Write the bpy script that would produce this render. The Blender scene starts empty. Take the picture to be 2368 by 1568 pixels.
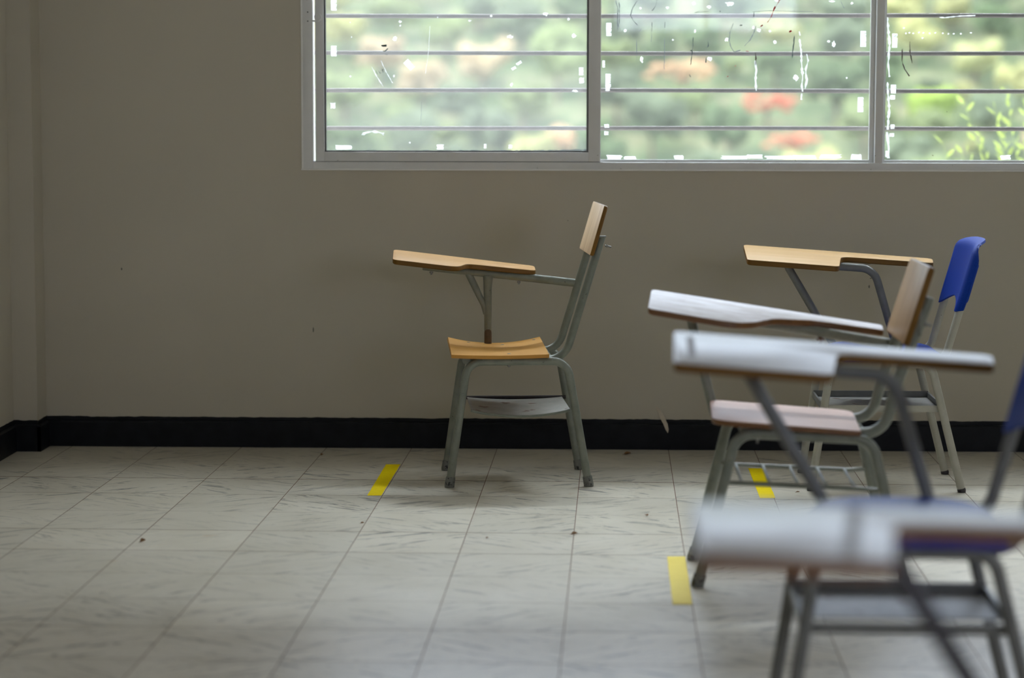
import bpy, bmesh, math, random
from mathutils import Vector, Matrix, noise
random.seed(7)
R_ = math.radians
scn = bpy.context.scene
COL = scn.collection

# ------------------------------------------------------------------ materials
def new_mat(name):
    m = bpy.data.materials.new(name); m.use_nodes = True
    nt = m.node_tree; nt.nodes.clear()
    out = nt.nodes.new('ShaderNodeOutputMaterial')
    return m, nt, out
def N(nt, t, **kw):
    n = nt.nodes.new('ShaderNode' + t)
    for k, v in kw.items():
        if k in n.inputs: n.inputs[k].default_value = v
        else: setattr(n, k, v)
    return n
def L(nt, a, ao, b, bi): nt.links.new(a.outputs[ao], b.inputs[bi])
def ramp(nt, stops, interp='LINEAR'):
    r = nt.nodes.new('ShaderNodeValToRGB'); r.color_ramp.interpolation = interp
    e = r.color_ramp.elements
    e.remove(e[1])
    for i, (p, c) in enumerate(stops):
        if i: q = e.new(p)
        else: q = e[0]; q.position = p
        q.color = (c[0], c[1], c[2], 1) if hasattr(c, '__len__') else (c, c, c, 1)
    return r
def coords(nt, scale=(1, 1, 1), rot=(0, 0, 0), kind='Object'):
    tc = N(nt, 'TexCoord'); mp = N(nt, 'Mapping')
    mp.inputs['Scale'].default_value = scale; mp.inputs['Rotation'].default_value = rot
    L(nt, tc, kind, mp, 'Vector'); return mp
def mix(nt, fac, a, b, blend='MIX'):
    m = N(nt, 'Mix', data_type='RGBA', blend_type=blend)
    for idx, v in ((6, a), (7, b)):
        if isinstance(v, tuple): m.inputs[idx].default_value = (*v[:3], 1)
        else: nt.links.new(v, m.inputs[idx])
    if isinstance(fac, (int, float)): m.inputs[0].default_value = fac
    else: nt.links.new(fac, m.inputs[0])
    return m.outputs[2]
def principled(nt, out, **kw):
    p = N(nt, 'BsdfPrincipled')
    for k, v in kw.items():
        if hasattr(v, 'is_output'): nt.links.new(v, p.inputs[k])
        elif isinstance(v, tuple) and len(v) == 3: p.inputs[k].default_value = (*v, 1)
        else: p.inputs[k].default_value = v
    L(nt, p, 'BSDF', out, 'Surface'); return p
def bump(nt, h, strength, dist=.002):
    b = N(nt, 'Bump'); b.inputs['Strength'].default_value = strength; b.inputs['Distance'].default_value = dist
    nt.links.new(h, b.inputs['Height']); return b.outputs['Normal']

def speckled(name, col, col2, rough=.45, scale=40, chip=None, chip_lo=.66, chip_scale=90, bumpy=.0, spec=.5):
    m, nt, out = new_mat(name); mp = coords(nt)
    n1 = N(nt, 'TexNoise', Scale=scale, Detail=4.0); L(nt, mp, 0, n1, 'Vector')
    r1 = ramp(nt, [(.3, 0), (.7, 1)]); L(nt, n1, 'Fac', r1, 'Fac')
    c = mix(nt, r1.outputs[0], col, col2)
    if chip:
        n2 = N(nt, 'TexNoise', Scale=chip_scale, Detail=3.0, Roughness=.6); L(nt, mp, 0, n2, 'Vector')
        r2 = ramp(nt, [(chip_lo, 0), (chip_lo + .04, 1)]); L(nt, n2, 'Fac', r2, 'Fac')
        c = mix(nt, r2.outputs[0], c, chip)
    kw = dict(zip(['Base Color', 'Roughness', 'Specular IOR Level'], [c, rough, spec]))
    if bumpy: kw['Normal'] = bump(nt, n1.outputs['Fac'], bumpy)
    principled(nt, out, **kw); return m

def wood(name, light, dark, rough=.35, grain=(2.5, 45, 8), wear=None, wear_lo=.6, coat=0.0, spec=.5, bumpy=.06):
    m, nt, out = new_mat(name); mp = coords(nt, grain)
    n1 = N(nt, 'TexNoise', Scale=1.0, Detail=6.0, Roughness=.6, Distortion=.4); L(nt, mp, 0, n1, 'Vector')
    r1 = ramp(nt, [(.3, 0), (.5, .45), (.72, 1)]); L(nt, n1, 'Fac', r1, 'Fac')
    c = mix(nt, r1.outputs[0], light, dark)
    rgh = rough
    if wear:
        mp2 = coords(nt, (6, 22, 10)); n2 = N(nt, 'TexNoise', Scale=1.6, Detail=5.0); L(nt, mp2, 0, n2, 'Vector')
        r2 = ramp(nt, [(wear_lo, 0), (wear_lo + .1, .75)]); L(nt, n2, 'Fac', r2, 'Fac')
        c = mix(nt, r2.outputs[0], c, wear)
    principled(nt, out, **{'Base Color': c, 'Roughness': rgh, 'Specular IOR Level': spec, 'Coat Weight': coat,
                           'Coat Roughness': .18, 'Normal': bump(nt, n1.outputs['Fac'], bumpy)})
    return m

M = {}
M['steel_grey'] = speckled('grey_green_paint', (.165, .18, .148), (.225, .235, .192), .38, 30, chip=(.09, .075, .055), chip_lo=.69, chip_scale=70)
M['steel_beige'] = speckled('beige_grey_paint', (.36, .35, .29), (.42, .405, .34), .4, 30, chip=(.10, .08, .06), chip_lo=.71, chip_scale=60)
M['steel_mid'] = speckled('blue_grey_paint', (.145, .148, .138), (.195, .195, .18), .42, 30, chip=(.10, .08, .07), chip_lo=.72, chip_scale=60)
M['steel_dark'] = speckled('dark_enamel', (.022, .017, .02), (.035, .028, .03), .35, 30)
M['rubber'] = speckled('worn_rubber', (.12, .125, .11), (.2, .2, .18), .6, 60, chip=(.03, .03, .03), chip_lo=.56, chip_scale=80)
M['bolt'] = speckled('bolt_steel', (.30, .30, .28), (.18, .175, .165), .35, 80)
M['wood_tan'] = wood('tan_varnished_wood', (.66, .405, .19), (.57, .33, .14), .42, grain=(3, 60, 30), spec=.1)
M['wood_amber'] = wood('amber_varnished_wood', (.62, .315, .070), (.54, .265, .055), .42, spec=.2)
M['wood_back'] = wood('worn_beech', (.95, .72, .48), (.66, .43, .22), .45, grain=(3, 22, 2.2), wear=(.30, .18, .09), wear_lo=.66)
M['wood_back_c'] = wood('brown_veneer', (.52, .325, .145), (.34, .19, .075), .42, grain=(3, 26, 2.2), spec=.2)
M['wood_edge'] = wood('varnished_plywood_edge', (.20, .095, .010), (.13, .058, .006), .45, spec=.25)
M['wood_edge_dark'] = wood('dark_plywood_edge', (.20, .085, .02), (.13, .05, .012), .45)
M['wood_worn'] = wood('bleached_worn_wood', (.54, .465, .42), (.34, .26, .22), .32, grain=(5, 130, 40), wear=(.60, .56, .54), wear_lo=.5, spec=.2, bumpy=.1)
M['wood_pink'] = wood('pinkish_worn_laminate', (.60, .40, .32), (.52, .34, .27), .42, wear=(.78, .70, .66), wear_lo=.66, spec=.25)
M['wood_pale'] = wood('pale_tan_wood', (.70, .46, .23), (.60, .37, .16), .4, wear=(.80, .62, .42), wear_lo=.66, spec=.12)
M['wood_grey'] = wood('pale_laminate', (.44, .405, .365), (.35, .315, .275), .30, wear=(.52, .50, .48), wear_lo=.6, spec=.17)
M['plastic_blue'] = speckled('blue_plastic', (.002, .030, .26), (.004, .038, .31), .5, 220, bumpy=.12, spec=.12)
M['groove'] = speckled('groove_grime_and_reflection', (.15, .12, .10), (.22, .18, .15), .6, 60)  # also colours the mullion reflection painted on the nearest tablet
M['shelf_metal'] = speckled('dusty_sheet_metal', (.33, .32, .29), (.42, .405, .375), .5, 20, chip=(.20, .14, .11), chip_lo=.62, chip_scale=14, spec=.25)
M['aluminium'] = speckled('painted_window_aluminium', (.72, .72, .70), (.78, .775, .76), .35, 14, chip=(.22, .2, .18), chip_lo=.72, chip_scale=60)
M['aluminium_dark'] = speckled('window_gasket', (.10, .10, .10), (.16, .16, .15), .5, 30)
M['caulk'] = speckled('white_caulk', (.93, .92, .89), (.88, .87, .84), .5, 60)
M['bar_paint'] = speckled('rusty_bar_paint', (.20, .155, .145), (.30, .25, .235), .5, 18)
def thin_film(name, col, tl_, see):
    m, nt, out = new_mat(name)
    d = N(nt, 'BsdfDiffuse'); d.inputs['Color'].default_value = (*col, 1); t = N(nt, 'BsdfTranslucent'); t.inputs['Color'].default_value = (*col, 1)
    p = N(nt, 'BsdfTransparent'); a = N(nt, 'MixShader'); a.inputs[0].default_value = tl_; L(nt, d, 0, a, 1); L(nt, t, 0, a, 2)
    b = N(nt, 'MixShader'); b.inputs[0].default_value = see; L(nt, a, 0, b, 1); L(nt, p, 0, b, 2); L(nt, b, 0, out, 'Surface'); return m
M['tape_white'] = thin_film('white_tape_remnant', (.96, .97, .95), .9, .3)
M['spot'] = thin_film('dried_glue', (.96, .97, .95), .9, .5)
M['smear'] = thin_film('grey_smear', (.30, .33, .33), .5, .45)
M['drip_dark'] = speckled('dark_green_paint_drip', (.012, .045, .04), (.03, .07, .06), .4, 80)
M['drip_brown'] = speckled('brown_paint_drip', (.10, .06, .03), (.06, .04, .02), .5, 80)
M['drip_red'] = speckled('red_paint_drip', (.62, .012, .02), (.5, .01, .015), .35, 80)
M['tape_yellow'] = speckled('yellow_floor_tape', (.95, .72, .004), (.88, .66, .004), .75, 60, chip=(.45, .33, .10), chip_lo=.74, chip_scale=30, spec=.05)
M['tape_pale'] = speckled('faded_yellow_floor_tape', (.92, .72, .12), (.86, .66, .09), .5, 30, spec=.2)
M['peel'] = speckled('beige_paper_tape', (.56, .48, .37), (.50, .43, .33), .7, 60)
M['leaf_dry'] = speckled('dry_leaf_brown', (.16, .07, .02), (.28, .14, .04), .6, 90)
M['mark'] = speckled('pencil_mark', (.06, .06, .05), (.10, .10, .09), .7, 200)
M['rubble'] = speckled('grout', (.16, .08, .05), (.27, .17, .115), .85, 40)
M['plaster'] = speckled('ceiling_white', (.72, .71, .68), (.76, .75, .72), .8, 6)

# walls: warm light-grey emulsion with a slight unevenness
def wall_mat():
    m, nt, out = new_mat('warm_grey_wall_paint'); mp = coords(nt)
    n1 = N(nt, 'TexNoise', Scale=1.1, Detail=3.0); L(nt, mp, 0, n1, 'Vector')
    n2 = N(nt, 'TexNoise', Scale=60.0, Detail=3.0); L(nt, mp, 0, n2, 'Vector')
    r1 = ramp(nt, [(.35, 0), (.65, 1)]); L(nt, n1, 'Fac', r1, 'Fac')
    c = mix(nt, r1.outputs[0], (.49, .445, .355), (.525, .477, .385))
    principled(nt, out, **{'Base Color': c, 'Roughness': .62, 'Specular IOR Level': .35, 'Normal': bump(nt, n2.outputs['Fac'], .06)})
    return m
M['wall'] = wall_mat()
def base_mat():
    m, nt, out = new_mat('black_gloss_paint'); mp = coords(nt, (1, 1, 1))
    n1 = N(nt, 'TexNoise', Scale=26.0, Detail=4.0); L(nt, mp, 0, n1, 'Vector')
    r1 = ramp(nt, [(.3, 0), (.75, 1)]); L(nt, n1, 'Fac', r1, 'Fac')
    c = mix(nt, r1.outputs[0], (.004, .0045, .006), (.009, .010, .013))
    principled(nt, out, **{'Base Color': c, 'Roughness': .45, 'Specular IOR Level': .2, 'Normal': bump(nt, n1.outputs['Fac'], .15)})
    return m
M['black'] = base_mat()

# marble floor tiles: diagonal grey-brown feathering, mirrored from tile to tile
def tile_mat():
    m, nt, out = new_mat('marble_floor_tile')
    at = N(nt, 'Attribute', attribute_name='tile_random'); sep = N(nt, 'SeparateColor'); L(nt, at, 'Color', sep, 'Color')
    def streaks(ang, seed):
        tc = N(nt, 'TexCoord')
        off = N(nt, 'VectorMath', operation='MULTIPLY_ADD'); off.inputs[1].default_value = (7, 5, 3)
        L(nt, at, 'Color', off, 0); L(nt, tc, 'Object', off, 2)
        rot = N(nt, 'Mapping'); rot.inputs['Rotation'].default_value = (0, 0, R_(ang)); L(nt, off, 0, rot, 'Vector')
        sc = N(nt, 'Mapping'); sc.inputs['Scale'].default_value = (7.5, 50, 1); L(nt, rot, 0, sc, 'Vector')
        n = N(nt, 'TexNoise', Scale=1.0, Detail=5.0, Roughness=.66, Distortion=.9); L(nt, sc, 0, n, 'Vector')
        r = ramp(nt, [(.56, 0), (.595, .7), (.65, 1)]); L(nt, n, 'Fac', r, 'Fac'); return r
    a, b = streaks(33, 0), streaks(-33, 1)
    gt = N(nt, 'Math', operation='GREATER_THAN'); gt.inputs[1].default_value = .5; L(nt, sep, 'Green', gt, 0)
    st = mix(nt, gt.outputs[0], a.outputs[0], b.outputs[0])
    mp = coords(nt); big = N(nt, 'TexNoise', Scale=.55, Detail=2.0); L(nt, mp, 0, big, 'Vector')
    bm = ramp(nt, [(.38, .35), (.56, 1)]); L(nt, big, 'Fac', bm, 'Fac')
    fac = N(nt, 'Math', operation='MULTIPLY'); nt.links.new(st, fac.inputs[0]); L(nt, bm, 0, fac, 1)
    fac2 = N(nt, 'Math', operation='MULTIPLY'); L(nt, fac, 0, fac2, 0)
    wr = N(nt, 'MapRange'); wr.inputs['To Min'].default_value = .5; wr.inputs['To Max'].default_value = 1.0
    L(nt, sep, 'Red', wr, 'Value'); L(nt, wr, 0, fac2, 1)
    cloud = N(nt, 'TexNoise', Scale=7.0, Detail=4.0); L(nt, mp, 0, cloud, 'Vector')
    cr = ramp(nt, [(.3, (.61, .553, .45)), (.7, (.70, .643, .54))]); L(nt, cloud, 'Fac', cr, 'Fac')
    tint = N(nt, 'MapRange'); tint.inputs['To Min'].default_value = .90; tint.inputs['To Max'].default_value = 1.05
    L(nt, sep, 'Blue', tint, 'Value')
    hsv = N(nt, 'HueSaturation'); L(nt, cr, 0, hsv, 'Color'); L(nt, tint, 0, hsv, 'Value')
    c = mix(nt, fac2.outputs[0], hsv.outputs[0], (.055, .05, .045))
    rust = N(nt, 'TexNoise', Scale=11.0, Detail=3.0); L(nt, mp, 0, rust, 'Vector')
    rr = ramp(nt, [(.70, 0), (.78, .5)]); L(nt, rust, 'Fac', rr, 'Fac')
    c = mix(nt, rr.outputs[0], c, (.50, .33, .18))
    rg = N(nt, 'MapRange'); rg.inputs['To Min'].default_value = .30; rg.inputs['To Max'].default_value = .38
    L(nt, cloud, 'Fac', rg, 'Value')
    principled(nt, out, **{'Base Color': c, 'Roughness': rg.outputs[0], 'Specular IOR Level': .85})
    return m
M['tile'] = tile_mat()

# dusty window glass: see-through, mirror-like at a glance, with a film of grime that catches the daylight
def glass_mat(name, film):
    m, nt, out = new_mat(name); mp = coords(nt)
    tr = N(nt, 'BsdfTransparent'); tr.inputs['Color'].default_value = (.93, .965, .945, 1)
    gl = N(nt, 'BsdfGlossy'); gl.inputs['Roughness'].default_value = .02
    ge = N(nt, 'NewGeometry'); dt = N(nt, 'VectorMath', operation='DOT_PRODUCT'); L(nt, ge, 'Normal', dt, 0); L(nt, ge, 'Incoming', dt, 1)
    ab = N(nt, 'Math', operation='ABSOLUTE'); L(nt, dt, 'Value', ab, 0); om = N(nt, 'Math', operation='SUBTRACT'); om.inputs[0].default_value = 1; L(nt, ab, 0, om, 1)
    p5 = N(nt, 'Math', operation='POWER'); L(nt, om, 0, p5, 0); p5.inputs[1].default_value = 5
    fr = N(nt, 'Math', operation='MULTIPLY_ADD'); L(nt, p5, 0, fr, 0); fr.inputs[1].default_value = .96; fr.inputs[2].default_value = .035
    m1 = N(nt, 'MixShader'); L(nt, fr, 0, m1, 0); L(nt, tr, 0, m1, 1); L(nt, gl, 0, m1, 2)
    tl = N(nt, 'BsdfTranslucent'); tl.inputs['Color'].default_value = (.86, .87, .83, 1)
    n1 = N(nt, 'TexNoise', Scale=3.0, Detail=5.0); L(nt, mp, 0, n1, 'Vector')
    r1 = N(nt, 'MapRange'); r1.inputs['To Min'].default_value = film * .6; r1.inputs['To Max'].default_value = film * 1.4
    L(nt, n1, 'Fac', r1, 'Value')
    m2 = N(nt, 'MixShader'); L(nt, r1, 0, m2, 0); L(nt, m1, 0, m2, 1); L(nt, tl, 0, m2, 2)
    L(nt, m2, 0, out, 'Surface'); return m
M['glass_dusty'] = glass_mat('dusty_glass', .07)
M['glass'] = glass_mat('smeared_glass', .032)
M['glass_clear'] = glass_mat('cleaner_glass', .016)

# foliage: the colour is the tree's own (object colour), with leaf-to-leaf variation
def leaf_mat(name, trans=.35, amp=.35):
    m, nt, out = new_mat(name)
    oi = N(nt, 'ObjectInfo'); mp = coords(nt); n1 = N(nt, 'TexNoise', Scale=1.3, Detail=4.0); L(nt, mp, 0, n1, 'Vector')
    v = N(nt, 'MapRange'); v.inputs['To Min'].default_value = 1 - amp; v.inputs['To Max'].default_value = 1 + amp; L(nt, n1, 'Fac', v, 'Value')
    hs = N(nt, 'HueSaturation'); L(nt, oi, 'Color', hs, 'Color'); L(nt, v, 0, hs, 'Value')
    d = N(nt, 'BsdfDiffuse'); L(nt, hs, 0, d, 'Color'); t = N(nt, 'BsdfTranslucent'); L(nt, hs, 0, t, 'Color')
    mx = N(nt, 'MixShader'); mx.inputs[0].default_value = trans; L(nt, d, 0, mx, 1); L(nt, t, 0, mx, 2); L(nt, mx, 0, out, 'Surface'); return m
M['leaf'] = leaf_mat('tree_leaves')
M['leaf_near'] = leaf_mat('shrub_leaves', .45, .2)
M['bark'] = speckled('bark', (.16, .12, .08), (.24, .19, .13), .9, 3)
M['stem'] = speckled('green_stem', (.32, .42, .12), (.40, .46, .16), .6, 30)
def hill_mat():
    m, nt, out = new_mat('hillside_scrub'); mp = coords(nt)
    n1 = N(nt, 'TexNoise', Scale=.35, Detail=6.0, Roughness=.65); L(nt, mp, 0, n1, 'Vector')
    r = ramp(nt, [(.32, (.10, .145, .08)), (.48, (.17, .21, .11)), (.66, (.30, .29, .18))]); L(nt, n1, 'Fac', r, 'Fac')
    principled(nt, out, **{'Base Color': r.outputs[0], 'Roughness': .95, 'Specular IOR Level': .1}); return m
M['hill'] = hill_mat()
M['concrete'] = speckled('outside_render', (.45, .43, .40), (.52, .50, .46), .85, 3)

# ------------------------------------------------------------------ mesh helpers
def obj(name, bm, mats, parent=None, smooth=40, normals=True):
    me = bpy.data.meshes.new(name)
    if normals: bmesh.ops.recalc_face_normals(bm, faces=bm.faces[:])
    bm.to_mesh(me); bm.free()
    for mt in (mats if isinstance(mats, (list, tuple)) else [mats]): me.materials.append(M[mt])
    if smooth:
        me.polygons.foreach_set('use_smooth', [True] * len(me.polygons)); me.set_sharp_from_angle(angle=R_(smooth))
    o = bpy.data.objects.new(name, me); COL.objects.link(o)
    if parent: o.parent = parent
    return o
def tag(o, label=None, cat=None, group=None, kind=None):
    if label: o['label'] = label
    if cat: o['category'] = cat
    if group: o['group'] = group
    if kind: o['kind'] = kind
    return o
def thing(name, label, cat, loc=(0, 0, 0), rz=0, group=None):
    o = bpy.data.objects.new(name, None); COL.objects.link(o); o.empty_display_size = .1
    o.location = loc; o.rotation_euler = (0, 0, rz); return tag(o, label, cat, group)
def box(bm, x0, x1, y0, y1, z0, z1, bev=0):
    r = bmesh.ops.create_cube(bm, size=1)
    vs = r['verts']
    for v in vs: v.co = Vector(((x0 + x1) / 2 + v.co.x * (x1 - x0), (y0 + y1) / 2 + v.co.y * (y1 - y0), (z0 + z1) / 2 + v.co.z * (z1 - z0)))
    if bev:
        es = list({e for v in vs for e in v.link_edges})
        bmesh.ops.bevel(bm, geom=es, offset=bev, segments=2, affect='EDGES', profile=.5)
    return bm
def boxes(*bs, bev=0):
    bm = bmesh.new()
    for b in bs: box(bm, *b, bev=bev)
    return bm
def fillet(pts, rads, seg=8):
    """Round the inner corners of a 3-D polyline; returns points and, for each corner, the index range of its arc."""
    P = [Vector(p) for p in pts]; out = [P[0]]; arcs = []
    for i in range(1, len(P) - 1):
        a, b, c = P[i - 1], P[i], P[i + 1]; r = rads[i - 1]
        u = (a - b).normalized(); w = (c - b).normalized(); ang = u.angle(w)
        if r <= 0 or ang > 3.10: out.append(b); arcs.append((len(out) - 1, len(out) - 1)); continue
        d = min(r / math.tan(ang / 2), (a - b).length * .49 if i > 1 else (a - b).length * .95, (c - b).length * .95)
        rr = d * math.tan(ang / 2); bis = (u + w).normalized(); cen = b + bis * (rr / math.sin(ang / 2))
        s = (b + u * d) - cen; e = (b + w * d) - cen; tot = s.angle(e); ax = s.cross(e).normalized(); i0 = len(out)
        for k in range(seg + 1): out.append(cen + Matrix.Rotation(tot * k / seg, 3, ax) @ s)
        arcs.append((i0, len(out) - 1))
    out.append(P[-1]); return out, arcs
def tube(bm, pts, r, n=12, flat=None, caps=True):
    P = [Vector(p) for p in pts]; rr = r if isinstance(r, (list, tuple)) else [r] * len(P)
    t0 = (P[1] - P[0]).normalized(); up = Vector((0, 0, 1)) if abs(t0.z) < .95 else Vector((0, 1, 0))
    nrm = t0.cross(up).normalized(); rings = []
    for i, p in enumerate(P):
        t = (P[min(i + 1, len(P) - 1)] - P[max(i - 1, 0)]).normalized()
        nrm = (nrm - t * nrm.dot(t)).normalized(); b = t.cross(nrm)
        fx, fy = flat or (1, 1)
        rings.append([bm.verts.new(p + (nrm * math.cos(2 * math.pi * k / n) * fx + b * math.sin(2 * math.pi * k / n) * fy) * rr[i]) for k in range(n)])
    for a, c in zip(rings, rings[1:]):
        for k in range(n): bm.faces.new((a[k], a[(k + 1) % n], c[(k + 1) % n], c[k]))
    if caps: bm.faces.new(rings[0][::-1]); bm.faces.new(rings[-1])
    return bm
def tubes(*ts, n=12):
    bm = bmesh.new()
    for p, r in ts: tube(bm, p, r, n)
    return bm
def rounded(poly, rads, seg=6):
    """Round the corners of a closed 2-D polygon."""
    out = []; n = len(poly)
    for i in range(n):
        a, b, c = Vector(poly[i - 1]), Vector(poly[i]), Vector(poly[(i + 1) % n]); r = rads[i] if isinstance(rads, (list, tuple)) else rads
        u = (a - b).normalized(); w = (c - b).normalized(); ang = u.angle(w)
        if r <= 0 or ang > 3.05: out.append(b); continue
        d = min(r / math.tan(ang / 2), (a - b).length * .48, (c - b).length * .48)
        for k in range(seg + 1):
            t = k / seg; p0, p2 = b + u * d, b + w * d
            out.append(p0 * (1 - t) ** 2 + b * 2 * t * (1 - t) + p2 * t * t)
    return out
def slab(bm, outline, t, f, b=.0025, top=0, side=1):
    """A board: closed 2-D outline, thickness t downwards, edges eased by b; f maps (u, v, w) to 3-D (w = 0 at the top face)."""
    n = len(outline); area = sum(outline[i].x * outline[(i + 1) % n].y - outline[(i + 1) % n].x * outline[i].y for i in range(n))
    O = outline if area > 0 else outline[::-1]
    def ins(d):
        r = []
        for i in range(n):
            e1 = (O[i] - O[i - 1]); e2 = (O[(i + 1) % n] - O[i])
            if e1.length < 1e-7: e1 = e2
            if e2.length < 1e-7: e2 = e1
            nn = (Vector((-e1.y, e1.x)).normalized() + Vector((-e2.y, e2.x)).normalized())
            nn = nn.normalized() if nn.length > 1e-6 else Vector((0, 0)); r.append(O[i] + nn * d)
        return r
    lay = [(ins(b), 0), (ins(b * .3), -b * .3), (O, -b), (O, -t + b), (ins(b), -t)]
    rings = [[bm.verts.new(f(p.x, p.y, w)) for p in pts] for pts, w in lay]
    for li, (a, c) in enumerate(zip(rings, rings[1:])):
        for k in range(n):
            fc = bm.faces.new((a[k], a[(k + 1) % n], c[(k + 1) % n], c[k])); fc.material_index = side if li >= 1 else top
    fc = bm.faces.new(rings[0]); fc.material_index = top
    fc = bm.faces.new(rings[-1][::-1]); fc.material_index = side
    return bm
def sheet(bm, nu, nv, f, t):
    """A shell: f(u, v) in 0..1 gives the middle surface; t = thickness along the surface normal."""
    g = [[Vector(f(i / nu, j / nv)) for j in range(nv + 1)] for i in range(nu + 1)]
    def nr(i, j):
        a = g[min(i + 1, nu)][j] - g[max(i - 1, 0)][j]; b = g[i][min(j + 1, nv)] - g[i][max(j - 1, 0)]; return a.cross(b).normalized()
    A = [[bm.verts.new(g[i][j] + nr(i, j) * t / 2) for j in range(nv + 1)] for i in range(nu + 1)]
    B = [[bm.verts.new(g[i][j] - nr(i, j) * t / 2) for j in range(nv + 1)] for i in range(nu + 1)]
    for i in range(nu):
        for j in range(nv):
            bm.faces.new((A[i][j], A[i + 1][j], A[i + 1][j + 1], A[i][j + 1])); bm.faces.new((B[i][j], B[i][j + 1], B[i + 1][j + 1], B[i + 1][j]))
    for i in range(nu):
        bm.faces.new((A[i][0], B[i][0], B[i + 1][0], A[i + 1][0])); bm.faces.new((A[i][nv], A[i + 1][nv], B[i + 1][nv], B[i][nv]))
    for j in range(nv):
        bm.faces.new((A[0][j], A[0][j + 1], B[0][j + 1], B[0][j])); bm.faces.new((A[nu][j], B[nu][j], B[nu][j + 1], A[nu][j + 1]))
    return bm

# ------------------------------------------------------------------ camera
cam_d = bpy.data.cameras.new('camera'); cam = bpy.data.objects.new('camera', cam_d); COL.objects.link(cam); scn.camera = cam
FPX, PITCH, YAW, ROLL, CH = 5188.03, .0987, .03128, .00146, 1.15814
fw = Vector((-math.sin(YAW) * math.cos(PITCH), math.cos(YAW) * math.cos(PITCH), -math.sin(PITCH)))
rt = Vector((math.cos(YAW), math.sin(YAW), 0)); up = rt.cross(fw)
rt2 = rt * math.cos(ROLL) + up * math.sin(ROLL); up2 = -rt * math.sin(ROLL) + up * math.cos(ROLL)
mw = Matrix((rt2, up2, -fw)).transposed().to_4x4(); mw.translation = (0, 0, CH); cam.matrix_world = mw
cam_d.sensor_fit = 'HORIZONTAL'; cam_d.sensor_width = 36; cam_d.lens = FPX / 2368 * 36
cam_d.clip_start = .05; cam_d.clip_end = 2000
cam_d.dof.use_dof = True; cam_d.dof.focus_distance = 7.1; cam_d.dof.aperture_fstop = 1.9

# ------------------------------------------------------------------ the room
YW = 7.796                      # inner face of the window wall
XL, XR, YB, ZC = -1.97, 3.5, -3.2, 3.75
WX0, WX1, WZ0, WZ1 = -.972, 2.99, .974, 3.52      # the window opening
WT = .16
def struct(name, bm, mats, **k): return tag(obj(name, bm, mats, **k), kind='structure')

def floor_mesh():
    gx, gy, phi = -.61062, 6.79496, -.01514; S = .3; g = .0011
    bm = bmesh.new(); lay = bm.loops.layers.float_color.new('tile_random'); rnd = random.Random(3)
    rowtilt = {}
    c, s = math.cos(phi), math.sin(phi)
    for j in range(-36, 5):
        rt_ = rnd.uniform(-1, 1) * .0016
        if j == 2: rt_ = -.0030
        if j == 3: rt_ = -.0022
        if j == 1: rt_ = .0008
        if j == 0: rt_ = .0030
        if j == -1: rt_ = -.0016
        if j == -2: rt_ = .0010
        for i in range(-6, 15):
            tx = rnd.uniform(-1, 1) * .0010; ty = rt_ + rnd.uniform(-1, 1) * .0006
            col = (rnd.random(), .9 if (i + j) % 2 else .1, rnd.random(), 1)
            q = []
            for a, b in ((g, g), (S - g, g), (S - g, S - g), (g, S - g)):
                u, v = i * S + a, j * S + b
                z = -.0006 - tx * (a - S / 2) - ty * (b - S / 2)   # slope; ty > 0 leans the tile towards the window wall
                q.append(bm.verts.new((gx + u * c - v * s, gy + u * s + v * c, min(z, 0))))
            f = bm.faces.new(q); f.material_index = 0
            for l in f.loops: l[lay] = col
    r = bmesh.ops.create_grid(bm, x_segments=1, y_segments=1, size=1)
    for v in r['verts']: v.co = Vector((.9 + v.co.x * 3.4, 2.2 + v.co.y * 6.2, -.0022))
    for f in bm.faces[-1:]: f.material_index = 1
    return bm
struct('floor', floor_mesh(), ['tile', 'rubble'], smooth=0)

wall_back = struct('wall_back', boxes((XL - .2, WX0, YW, YW + WT, 0, ZC), (WX1, XR + .2, YW, YW + WT, 0, ZC), (WX0, WX1, YW, YW + WT, 0, WZ0),
                          (WX0, WX1, YW, YW + WT, WZ1, ZC), (XL, -1.886, 7.664, YW, 0, ZC)), 'wall')
struct('wall_left', boxes((XL - .15, XL, YB, YW, 0, ZC)), 'wall')
# the wall behind the camera has a window; the right wall's is added for fill light
RWY0, RWY1, RWZ0, RWZ1 = -2.6, 1.6, .95, 2.35
struct('wall_right', boxes((XR, XR + .15, RWY1, YW, 0, ZC), (XR, XR + .15, YB, RWY0, 0, ZC), (XR, XR + .15, RWY0, RWY1, 0, RWZ0), (XR, XR + .15, RWY0, RWY1, RWZ1, ZC)), 'wall')
FX0, FX1, FZ0, FZ1 = .25, 1.80, 1.85, 2.65
struct('wall_front', boxes((XL - .15, FX0, YB - .15, YB, 0, ZC), (FX1, XR + .15, YB - .15, YB, 0, ZC), (FX0, FX1, YB - .15, YB, 0, FZ0), (FX0, FX1, YB - .15, YB, FZ1, ZC)), 'wall')
struct('ceiling', boxes((XL - .2, XR + .2, YB - .2, YW + WT, ZC, ZC + .15)), 'plaster')

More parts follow.
